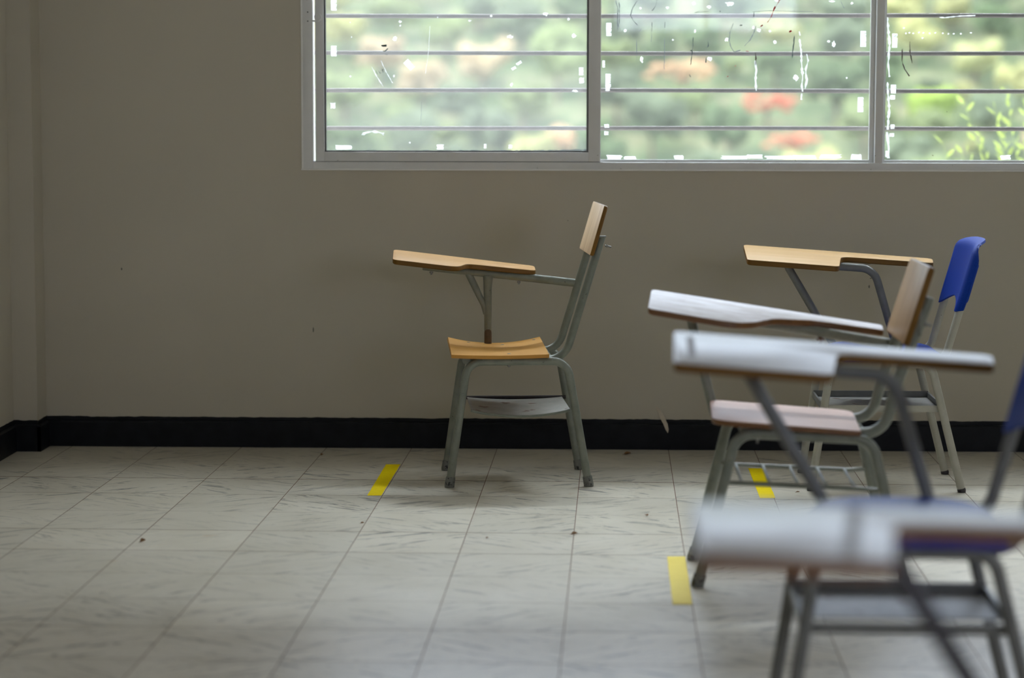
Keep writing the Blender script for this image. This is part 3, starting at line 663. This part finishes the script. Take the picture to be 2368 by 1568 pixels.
def wooden_chair_basket():
    t = thing('tablet_arm_chair', 'wooden school chair with white worn tablet and a wire basket below the seat', 'chair', (.50, 5.65, 0), R_(-1))
    g = 'steel_grey'
    side_frames(t, .172, -.208, .238, .305, .239, .386, .372, .055, .0135, g)
    for s in (-1, 1):
        pts, _ = fillet([(-.10, s * .135, .392), (.246, s * .135, .381), (.276, s * .135, .50), (.352, s * .135, .72)], [.06, .25])
        obj('back_post', tube(bmesh.new(), pts, .0135, 12), g, t)
    # the plate that joins both posts behind the board
    obj('back_bracket', boxes((.325, .334, -.15, .15, .625, .70), bev=.003), g, t)
    for s in (-1, 1): bolt(t, (.338, s * .135, .655), (1, 0, -.25), .022, .0035)
    for x, z, r in ((-.095, .388, .0125), (.17, .374, .0115)): obj('seat_crossbar', tubes(([(x, -.17, z), (x, .17, z)], r)), g, t)
    sp = (.4100, -.070, .0)
    st = tablet(t, [Vector(p) for p in [(-.178, -.2), (.186, -.2), (.205, .2), (-.168, .2)]], [.045, .012, .045, .045], sp, .014, ['wood_pink', 'wood_edge_dark'], name='seat')
    for x, y in ((-.06, -.10), (.05, -.14), (.10, .1)): bolt(t, (x, y, .372), (0, 0, -1), .022, .003)
    board_back(t, .2855, .607, .345, .798, .182, .016, ['wood_back_c', 'wood_edge'], rad=.014, taper=.002)
    pl = (.627, -.15, .128); pz = plane_z(pl)
    tb = tablet(t, [Vector(p) for p in [(-.334, .0), (-.095, -.014), (-.01, .115), (.10, .170), (.280, .182), (.285, .25), (-.322, .25)]], [.02, .12, .10, .1, .012, .012, .02], pl, .0165, ['wood_worn', 'wood_edge_dark'], seg=10)
    for x, y, l_ in ((-.245, .165, .020), (-.255, .085, .026), (-.205, .09, .030)):
        obj('knife_mark', tube(bmesh.new(), [(x - l_ / 2, y, pz(x - l_ / 2, y) + .0001), (x, y + .001, pz(x, y) + .0001), (x + l_ / 2, y, pz(x + l_ / 2, y) + .0001)], [.0008, .0022, .0008], 6, flat=(1, .15)), 'groove', tb)
    a = Vector((-.225, .20, pz(-.225, .20) - .030)); b = Vector((.325, .15, pz(.30, .16) - .032))
    obj('tablet_tube', tubes(([a, b], .0135)), g, t)
    obj('brace', tube(bmesh.new(), [a + Vector((0, 0, .004)), (-.172, .198, .448), (-.155, .185, .384)], .0125, 12), g, t)
    p = a.lerp(b, .62); bolt(t, (p.x, p.y, p.z - .012), (0, 0, -1), .016, .0055, 'wood_edge_dark')
    # wire basket
    zb_ = .252
    def wire(y): return fillet([(-.142, math.copysign(.172, y), zb_ + .010), (-.118, y, zb_ + .006), (.196, y, zb_ - .006), (.243, math.copysign(.172, y), zb_ - .006)], [.02, .02], 5)[0]
    bs = obj('wire_basket', tubes((wire(-.15), .0055), n=8), g, t)
    obj('back_wire', tubes((wire(.15), .0055), n=8), g, bs)
    for x in (-.10, -.03, .04, .11, .18):
        obj('cross_wire', tubes(([(x, -.15, zb_ + .002 - x * .03), (x + .002, 0, zb_ - .004 - x * .03), (x, .15, zb_ + .002 - x * .03)], .0042), n=8), g, bs)
    return t

def blue_chair(label, loc, rz, front=-.457, notch=-.165, arm=.16, pl=(.674, -.07, .11), top='wood_pale', frame='steel_beige', tube_mat='steel_mid', stub=None, edge='wood_edge', brace_mat=None, groove=True, thick=.018):
    t = thing('tablet_arm_chair', label, 'chair', loc, rz)
    g = frame
    side_frames(t, .178, -.262, .143, .204, .255, .398, .398, .045, .0125, g, cap=2, cap_mat='steel_dark')
    for s in (-1, 1):
        pts, _ = fillet([(-.15, s * .165, .404), (.142, s * .165, .402), (.232, s * .165, .722)], [.055])
        obj('back_post', tube(bmesh.new(), pts, .0122, 12), g, t)
    for x in (-.15, .06): obj('seat_crossbar', tubes(([(x, -.176, .402), (x, .176, .402)], .0115)), g, t)
    # moulded seat: rounded plan, softly dished, with a rolled-down rim
    bm = bmesh.new(); nr, na = 10, 48; rings = []
    def plan(a, q):
        ca, sa = math.cos(a), math.sin(a); e = 2 / 4.2
        return (-.028 + .188 * q * math.copysign(abs(ca) ** e, ca), .205 * q * math.copysign(abs(sa) ** e, sa))
    def hz(x, y, q): return .431 + .010 * (y / .2) ** 2 - .006 * ((x + .03) / .18) ** 2 - .020 * max(0, (q - .82) / .18) ** 2.2
    ctr = bm.verts.new((-.028, 0, hz(-.028, 0, 0)))
    for i in range(1, nr + 1):
        q = i / nr; rings.append([bm.verts.new((*plan(2 * math.pi * k / na, q), hz(*plan(2 * math.pi * k / na, q), q))) for k in range(na)])
    for dz, q in ((-.012, 1.0), (-.013, .985)):
        rings.append([bm.verts.new((*plan(2 * math.pi * k / na, q), hz(*plan(2 * math.pi * k / na, 1), 1) + dz)) for k in range(na)])
    rings.append([bm.verts.new((*plan(2 * math.pi * k / na, .5), .4165)) for k in range(na)])
    for k in range(na): bm.faces.new((ctr, rings[0][k], rings[0][(k + 1) % na]))
    for a, b in zip(rings, rings[1:]):
        for k in range(na): bm.faces.new((a[k], b[k], b[(k + 1) % na], a[(k + 1) % na]))
    bm.faces.new(rings[-1])
    obj('seat', bm, 'plastic_blue', t, smooth=70)
    # moulded back: wraps forward at the sides, top rolled backwards, two sleeves over the posts
    def fb(u, v):
        y = (u - .5) * .404; e = abs(u - .5) * 2
        zlo = .600 - .045 * (e ** 1.5 if e < .9 else .854 - (e - .9) * 1.2); zhi = .790 - .012 * e ** 4
        z = zlo + (zhi - zlo) * v
        x = .180 + .28 * (z - .57) - .010 * min(e, .9) ** 2 + .010 * (1 - e ** 2) + (.024 * ((e - .88) / .12) ** 1.5 * min(1, max(0, (1 - v) / .3)) if e > .88 else 0)
        if v > .82: x += .030 * ((v - .82) / .18) ** 2 * (1 - .6 * e ** 4); z -= .012 * ((v - .82) / .18) ** 2
        wn = 1 - .15 * max(0, (v - .72) / .28) ** 2.6 - .05 * max(0, (.25 - v) / .25) ** 2
        return (x, y * wn, z)
    bk = obj('backrest', sheet(bmesh.new(), 44, 22, fb, .007), 'plastic_blue', t, smooth=70)
    for s in (-1, 1):
        obj('post_sleeve', tube(bmesh.new(), [(.196, s * .165, .594), (.198, s * .165, .600), (.228, s * .165, .708), (.229, s * .165, .712)], [.0150, .0165, .0165, .013], 14), 'plastic_blue', bk)
    nr_ = notch + .025
    o = [Vector(p) for p in [(front, .02), (notch, .02), (nr_, .215), (arm, .222), (arm + .008, .30), (arm - .01, .31), (front + .004, .31)]]
    tb = tablet(t, o, [.018, .022, .04, .018, .016, .01, .018], pl, thick, [top, edge]); pz = plane_z(pl)
    if groove:
        x = front + .036
        gp = rounded([Vector((x - .007, .085)), Vector((x + .007, .085)), Vector((x + .007, .265)), Vector((x - .007, .265))], .007)
        obj('pencil_groove', slab(bmesh.new(), gp, .0006, lambda u, v, w: Vector((u, v, pz(u, v) + .0004 + w)), b=.0001, side=0), 'groove', tb, smooth=0)
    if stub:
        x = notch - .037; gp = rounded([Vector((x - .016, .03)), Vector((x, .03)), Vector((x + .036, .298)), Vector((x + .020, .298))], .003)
        obj('mullion_reflection', slab(bmesh.new(), gp, .0006, lambda u, v, w: Vector((u, v, pz(u, v) + .0004 + w)), b=.0001, side=0), 'groove', tb, smooth=0)  # reflection of a window mullion, painted as a dark strip on the tablet
    zt = lambda x: pz(x, .2) - thick - .0125
    if stub is None:
        pts, _ = fillet([(-.150, .195, .40), (-.322, .2, zt(-.322)), (-.035, .2, zt(-.035)), (.045, .195, .40)], [.012, .06])
        obj('tablet_support', tube(bmesh.new(), pts, .0128, 12), tube_mat, t)
    else:
        x0, x1 = stub
        obj('tablet_support', tube(bmesh.new(), fillet([(x1 + .17, .195, .40), (x1, .2, zt(x1)), (x0, .2, zt(x0))], [.012])[0], .0118, 12), brace_mat or tube_mat, t)
        obj('rear_support', tube(bmesh.new(), fillet([(arm - .10, .2, zt(arm - .1)), (arm + .01, .2, zt(arm)), (arm + .055, .195, .40)], [.05])[0], .0118, 12), tube_mat, t)
    for x in (front + .10, notch - .05): bolt(t, (x, .2, pz(x, .2) - .016), (0, 0, -1), .006, .004)
    # book rack: angle rails and a plate
    zr = .258
    obj('rack_rail', boxes((-.228, .142, .160, .166, zr - .006, zr + .016)), 'steel_mid', t, smooth=0)
    obj('rack_rail', boxes((-.228, .142, -.166, -.160, zr - .010, zr + .010)), g, t, smooth=0)
    for x in (-.231, .139): obj('rack_side', boxes((x, x + .006, -.166, .166, zr - .008, zr + .012)), 'steel_mid', t, smooth=0)
    obj('rack_plate', boxes((-.226, .138, -.06, .159, zr - .007, zr - .004)), 'shelf_metal', t, smooth=0)
    return t

wooden_chair_lone()
wooden_chair_basket()
blue_chair('blue plastic school chair with tan writing arm standing farthest back by the wall', (.98, 7.11, 0), R_(-.8), groove=False)
blue_chair('blue plastic school chair whose pale shiny tablet has a dark pencil groove', (.625, 4.08, 0), R_(-1.4), top='wood_grey', frame='steel_mid', tube_mat='steel_mid')
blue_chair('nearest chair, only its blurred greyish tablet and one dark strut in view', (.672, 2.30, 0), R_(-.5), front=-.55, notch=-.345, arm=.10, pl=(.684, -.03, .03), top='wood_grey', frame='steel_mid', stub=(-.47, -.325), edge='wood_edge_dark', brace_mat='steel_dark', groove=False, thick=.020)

# ------------------------------------------------------------------ outside: ground, hillside, trees, a near shrub
def hz_(x, y):
    return -6 + (y - 150) * .5 + 2.2 * noise.noise(Vector((x * .02, y * .02, 0))) if y > 120 else -21 + (y - 120) * .02
def hill_mesh():
    bm = bmesh.new(); nx, ny = 60, 44; g = []
    for i in range(nx + 1):
        row = []
        for j in range(ny + 1):
            x = -220 + 440 * i / nx; y = 60 + 172 * j / ny; row.append(bm.verts.new((x, y, hz_(x, y))))
        g.append(row)
    for i in range(nx):
        for j in range(ny): bm.faces.new((g[i][j], g[i + 1][j], g[i + 1][j + 1], g[i][j + 1]))
    return bm
struct('hillside', hill_mesh(), 'hill')
struct('ground', boxes((-40, 60, YW + WT, 60, -21.5, -21), (-8, 10, YW + WT, 12.5, -.35, -.05)), 'concrete', smooth=0)

def crown_mesh(seed, flat=.85, lumps=9, cards=900, lo=.20, hi=.42, core=.48, spread=.74):
    rr = random.Random(seed); bm = bmesh.new(); cs = []
    for k in range(lumps):
        a = rr.uniform(0, 6.28); q = rr.random() ** .6 * spread; z = rr.uniform(-.45, .55)
        cs.append((Vector((math.cos(a) * q, math.sin(a) * q, z * flat)), rr.uniform(lo, hi)))
    if core: cs.append((Vector((0, 0, .0)), core))
    for c, r in cs:
        res = bmesh.ops.create_icosphere(bm, subdivisions=2, radius=r * .86)
        for v in res['verts']:
            n = 1 + .22 * noise.noise(v.co * 4 / r * .5 + c * 9)
            v.co = c + Vector((v.co.x, v.co.y, v.co.z * flat)) * n
    for k in range(cards):
        c, r = rr.choice(cs); d = Vector((rr.gauss(0, 1), rr.gauss(0, 1), rr.gauss(0, 1))).normalized()
        p = c + Vector((d.x, d.y, d.z * flat)) * r * rr.uniform(.88, 1.12); s = rr.uniform(.045, .10)
        a = Vector((rr.gauss(0, 1), rr.gauss(0, 1), rr.gauss(0, 1))).normalized(); b = a.cross(d + Vector((.01, .02, .03))).normalized()
        q = [p + a * s, p + b * s * .55, p - a * s, p - b * s * .55]; bm.faces.new([bm.verts.new(v) for v in q])
    return bm
TREE = {}
def tree_proto(i):
    cm = crown_mesh(200 + i, .6, 15, 700, .11, .26, 0, 1.0) if i >= 5 else crown_mesh(100 + i, [.85, .7, 1.05, .8, .95][i % 5], 15 + 2 * i)
    c = obj('crown', cm, 'leaf', None, smooth=0, normals=False); me = c.data; bpy.data.objects.remove(c)
    tb = bmesh.new(); tube(tb, [(0, 0, -1.6), (.03, .02, -.9), (0, 0, -.2)], [.07, .055, .04], 8)
    for a in (0, 2.1, 4.2): tube(tb, [(0, 0, -.55), (.2 * math.cos(a), .2 * math.sin(a), -.2), (.38 * math.cos(a), .38 * math.sin(a), .1)], [.035, .025, .012], 6)
    k = obj('trunk', tb, 'bark', None); mk = k.data; bpy.data.objects.remove(k)
    return me, mk
protos = [tree_proto(i) for i in range(7)]
def tree(x, y, r, col, label, group, v, rz, zs=1.0, drop=0):
    me, mk = protos[v]; z = hz_(x, y)
    t = thing('tree', label, 'tree', (x, y, z - drop), rz, group)
    for nm, m_ in (('crown', me), ('trunk', mk)):
        o = bpy.data.objects.new(nm, m_); COL.objects.link(o); o.parent = t; o.location = (0, 0, r * 1.25 * zs); o.scale = (r, r, r * zs)
        if nm == 'crown': o.color = (col[0] * 1.14, col[1] * .92, col[2] * .90, 1)
    return t
PAL = [((.16, .26, .14), 'blurred dark green tree among the others on the hillside outside', 'dark green trees on the hillside'),
       ((.28, .40, .20), 'blurred mid green tree among the others on the hillside outside', 'mid green trees on the hillside'),
       ((.46, .55, .27), 'blurred pale yellow-green tree among the others on the hillside outside', 'pale yellow-green trees on the hillside'),
       ((.20, .29, .19), 'blurred grey-green tree among the others on the hillside outside', 'grey-green trees on the hillside'),
       ((.56, .55, .36), 'blurred straw-coloured bushy tree among the others on the hillside outside', 'straw-coloured trees on the hillside')]
rr = random.Random(21)
def hillpx(px, py):       # where the sight line through (px, py) meets the hillside
    d = fw + rt2 * ((px - 1184) / FPX) - up2 * ((py - 784) / FPX); t = 100.0
    for _ in range(400):
        t += .5; p = d * t
        if CH + p.z < hz_(p.x, p.y): break
    return p.x, p.y
special = [(1770, 300, 2.1, (.66, .33, .22), 'red-orange leaved tree behind the middle pane of the window', 5), (1830, 385, 2.0, (.68, .38, .25), 'lower red-orange tree below the other, behind the middle pane', 6),
           (1580, 240, 2.6, (.64, .54, .34), 'peach-coloured tree behind the middle pane, left of the red-orange one', 6), (2145, 300, 2.0, (.40, .62, .16), 'round bright green tree behind the right pane, left of the near shrub', 4),
           (2250, 190, 2.2, (.52, .64, .34), 'large pale green tree behind the upper right pane', 2), (1320, 375, 2.0, (.66, .56, .36), 'pale peach bushy tree at the lower right of the left pane', 0)]
spots = []
for px, py, r, col, lb, v in special:
    x, y = hillpx(px, py); spots.append((x, y, r)); tree(x, y - 1.0, r, col, lb, None, v, rr.uniform(0, 6), .8)
def fill(rmin, rmax, step, gap):
    y = 147.0
    while y < 184:
        x = -33 + rr.uniform(0, 2)
        while x < 48:
            xx, yy = x + rr.uniform(-.6, .6), y + rr.uniform(-.6, .6); r = rr.uniform(rmin, rmax)
            if len(spots) < 285 and all((xx - a) ** 2 + (yy - b) ** 2 > (c + r) ** 2 * gap for a, b, c in spots):
                w = noise.noise(Vector((xx * .06, yy * .06, 5))) + rr.uniform(-.5, .5)
                k = 0 if w < -.32 else 3 if w < -.08 else 1 if w < .2 else 2 if w < .5 else 4
                b = rr.uniform(.85, 1.15); c, lb, gp = PAL[k]
                spots.append((xx, yy, r)); tree(xx, yy, r, (c[0] * b, c[1] * b, c[2] * b), lb, gp, rr.randrange(5), rr.uniform(0, 6.28), rr.uniform(.85, 1.2))
            x += step * rr.uniform(.7, 1.3)
        y += step
fill(1.7, 2.7, 1.3, 1.08)
fill(1.0, 1.5, .7, 1.05)

# the near shrub with fresh leaves
def shrub(name, label, loc, stems, seed):
    rr = random.Random(seed); t = thing(name, label, 'shrub', loc); lf = bmesh.new()
    for (x0, z0, x1, z1, yb, nl) in stems:
        P = [Vector((x0 + (x1 - x0) * k / 8 + .012 * math.sin(k * 1.1 + x0 * 20), yb * k / 8, z0 + (z1 - z0) * (k / 8))) for k in range(9)]
        obj('stem', tube(bmesh.new(), P, [.003 * (1 - k / 11) for k in range(9)], 6), 'stem', t)
        for i in range(int(nl * 1.3)):
            f = max(.2, 1 - (i / nl) ** 1.2 * .55); k = min(int(f * 8), 7); p = P[k].lerp(P[k + 1], f * 8 - k); d = (P[k + 1] - P[k]).normalized()
            a = rr.uniform(0, 6.28); side = Vector((math.cos(a), math.sin(a), 0)); dr = (d * rr.uniform(.5, 1.1) + side * rr.uniform(.5, .9)).normalized()
            ln = rr.uniform(.042, .072); wd = ln * .17; s = dr.cross(Vector((rr.gauss(0, 1), rr.gauss(0, 1), .3))).normalized(); nn = dr.cross(s)
            pts = [p, p + dr * ln * .3 + s * wd, p + dr * ln * .65 + s * wd * .9, p + dr * ln, p + dr * ln * .65 - s * wd * .9, p + dr * ln * .3 - s * wd, ]
            mid = [p + dr * ln * .3 - nn * wd * .35, p + dr * ln * .65 - nn * wd * .35]
            V = [lf.verts.new(q) for q in pts]; m1, m2 = [lf.verts.new(q) for q in mid]
            for fc in ((V[0], V[1], m1), (V[1], V[2], m2, m1), (V[2], V[3], m2), (V[3], V[4], m2), (V[4], V[5], m1, m2), (V[5], V[0], m1)): lf.faces.new(fc)
    o = obj('foliage', lf, 'leaf_near', t, smooth=0, normals=False); o.color = (.42, .50, .14, 1); return t
zg = -.05
shrub('leafy_shrub', 'young shrub with bright green pointed leaves close outside the right pane', (1.75, 10.6, zg),
      [(.45, 0, .05, 1.27, .05, 13), (.48, 0, .17, 1.25, -.05, 14), (.5, 0, .24, 1.32, .06, 15), (.55, 0, .30, 1.28, 0, 15), (.5, 0, .12, 1.12, .05, 13), (.55, 0, .2, 1.14, -.05, 13), (.6, 0, .33, 1.18, .05, 14),
       (.4, 0, .06, 1.05, 0, 8), (.5, 0, .22, 1.06, .05, 12), (.6, 0, .36, 1.33, -.05, 15), (.6, 0, .28, 1.09, -.08, 13), (.62, 0, .42, 1.25, .03, 14), (.6, 0, .3, 1.0, .04, 12)], 5)
shrub('slender_sprig', 'single thin sprig with two leafy tips left of the leafy shrub outside', (1.60, 10.4, zg), [(.30, 0, .05, 1.085, .02, 7), (.30, 0, .13, 1.045, -.02, 6)], 9)

# ------------------------------------------------------------------ light
wd_ = bpy.data.worlds.new('overcast_sky'); scn.world = wd_; wd_.use_nodes = True; nt = wd_.node_tree; nt.nodes.clear()
bg = nt.nodes.new('ShaderNodeBackground'); out = nt.nodes.new('ShaderNodeOutputWorld')
tc = N(nt, 'TexCoord'); sp_ = N(nt, 'SeparateXYZ'); L(nt, tc, 'Generated', sp_, 0)
mr = N(nt, 'MapRange'); mr.inputs['From Min'].default_value = -1; L(nt, sp_, 'Z', mr, 'Value')
rm = ramp(nt, [(0.0, (.40, .42, .40)), (.5, (1.62, 1.78, 2.2)), (.62, (1.80, 1.97, 2.5)), (.76, (1.34, 1.42, 1.75)), (.84, (.74, .78, .88)), (1.0, (.64, .69, .78))]); L(nt, mr, 0, rm, 'Fac')
# a break in the cloud: a long bright band some 50 degrees up, facing the window
SINE = lambda d: math.sin(R_(d))
band = ramp(nt, [(0, 0), (SINE(48.3), 0), (SINE(49.6), 1), (SINE(51.3), 1), (SINE(51.8), 0)]); L(nt, sp_, 'Z', band, 'Fac')
azm = N(nt, 'MapRange', interpolation_type='SMOOTHSTEP'); azm.inputs['From Min'].default_value = .04; azm.inputs['From Max'].default_value = .34; L(nt, sp_, 'Y', azm, 'Value')
bm_ = N(nt, 'Math', operation='MULTIPLY'); L(nt, band, 0, bm_, 0); L(nt, azm, 0, bm_, 1)
bs_ = N(nt, 'Math', operation='MULTIPLY'); L(nt, bm_, 0, bs_, 0); bs_.inputs[1].default_value = 130.0
st_ = N(nt, 'Math', operation='ADD'); L(nt, bs_, 0, st_, 0); st_.inputs[1].default_value = 2.5
L(nt, rm, 0, bg, 'Color'); L(nt, st_, 0, bg, 'Strength'); L(nt, bg, 0, out, 0)
sd = bpy.data.lights.new('hazy_sun', 'SUN'); sd.energy = 3.4; sd.angle = R_(12); sd.color = (1, .95, .85)
so = bpy.data.objects.new('hazy_sun', sd); COL.objects.link(so); so.rotation_euler = (R_(38), 0, R_(-50))
def area(name, loc, rot, sx, sy, e, col):
    ld = bpy.data.lights.new(name, 'AREA'); ld.shape = 'RECTANGLE'; ld.size = sx; ld.size_y = sy; ld.energy = e; ld.color = col
    o = bpy.data.objects.new(name, ld); COL.objects.link(o); o.location = loc; o.rotation_euler = rot; return o
# daylight entering by the window behind the camera, and fill from the added side one
area('daylight_rear_window', ((FX0 + FX1) / 2, YB - .02, (FZ0 + FZ1) / 2), (R_(90), 0, 0), FX1 - FX0 - .1, FZ1 - FZ0 - .1, 3.5, (1, .97, .92))
area('fill_side_window', (XR + .02, (RWY0 + RWY1) / 2, (RWZ0 + RWZ1) / 2), (R_(90), 0, R_(90)), RWY1 - RWY0 - .1, RWZ1 - RWZ0 - .1, .6, (1, .97, .92))
# portal that helps the sky find the big window
pt = area('window_portal', ((WX0 + WX1) / 2, YW + WT + .02, (WZ0 + WZ1) / 2), (R_(-90), 0, 0), WX1 - WX0, WZ1 - WZ0, 1, (1, 1, 1)); pt.data.cycles.is_portal = True

vs = scn.view_settings
scn.display_settings.display_device = 'sRGB'; vs.view_transform = 'Standard'; vs.look = 'None'; vs.exposure = 0; vs.gamma = 1; vs.use_curve_mapping = False
cy = scn.cycles
cy.use_denoising = True; cy.use_adaptive_sampling = True; cy.adaptive_threshold = .03; cy.max_bounces = 10; cy.diffuse_bounces = 5; cy.glossy_bounces = 4; cy.transparent_max_bounces = 24; cy.transmission_bounces = 6; cy.sample_clamp_indirect = 6; cy.caustics_reflective = False; cy.caustics_refractive = False
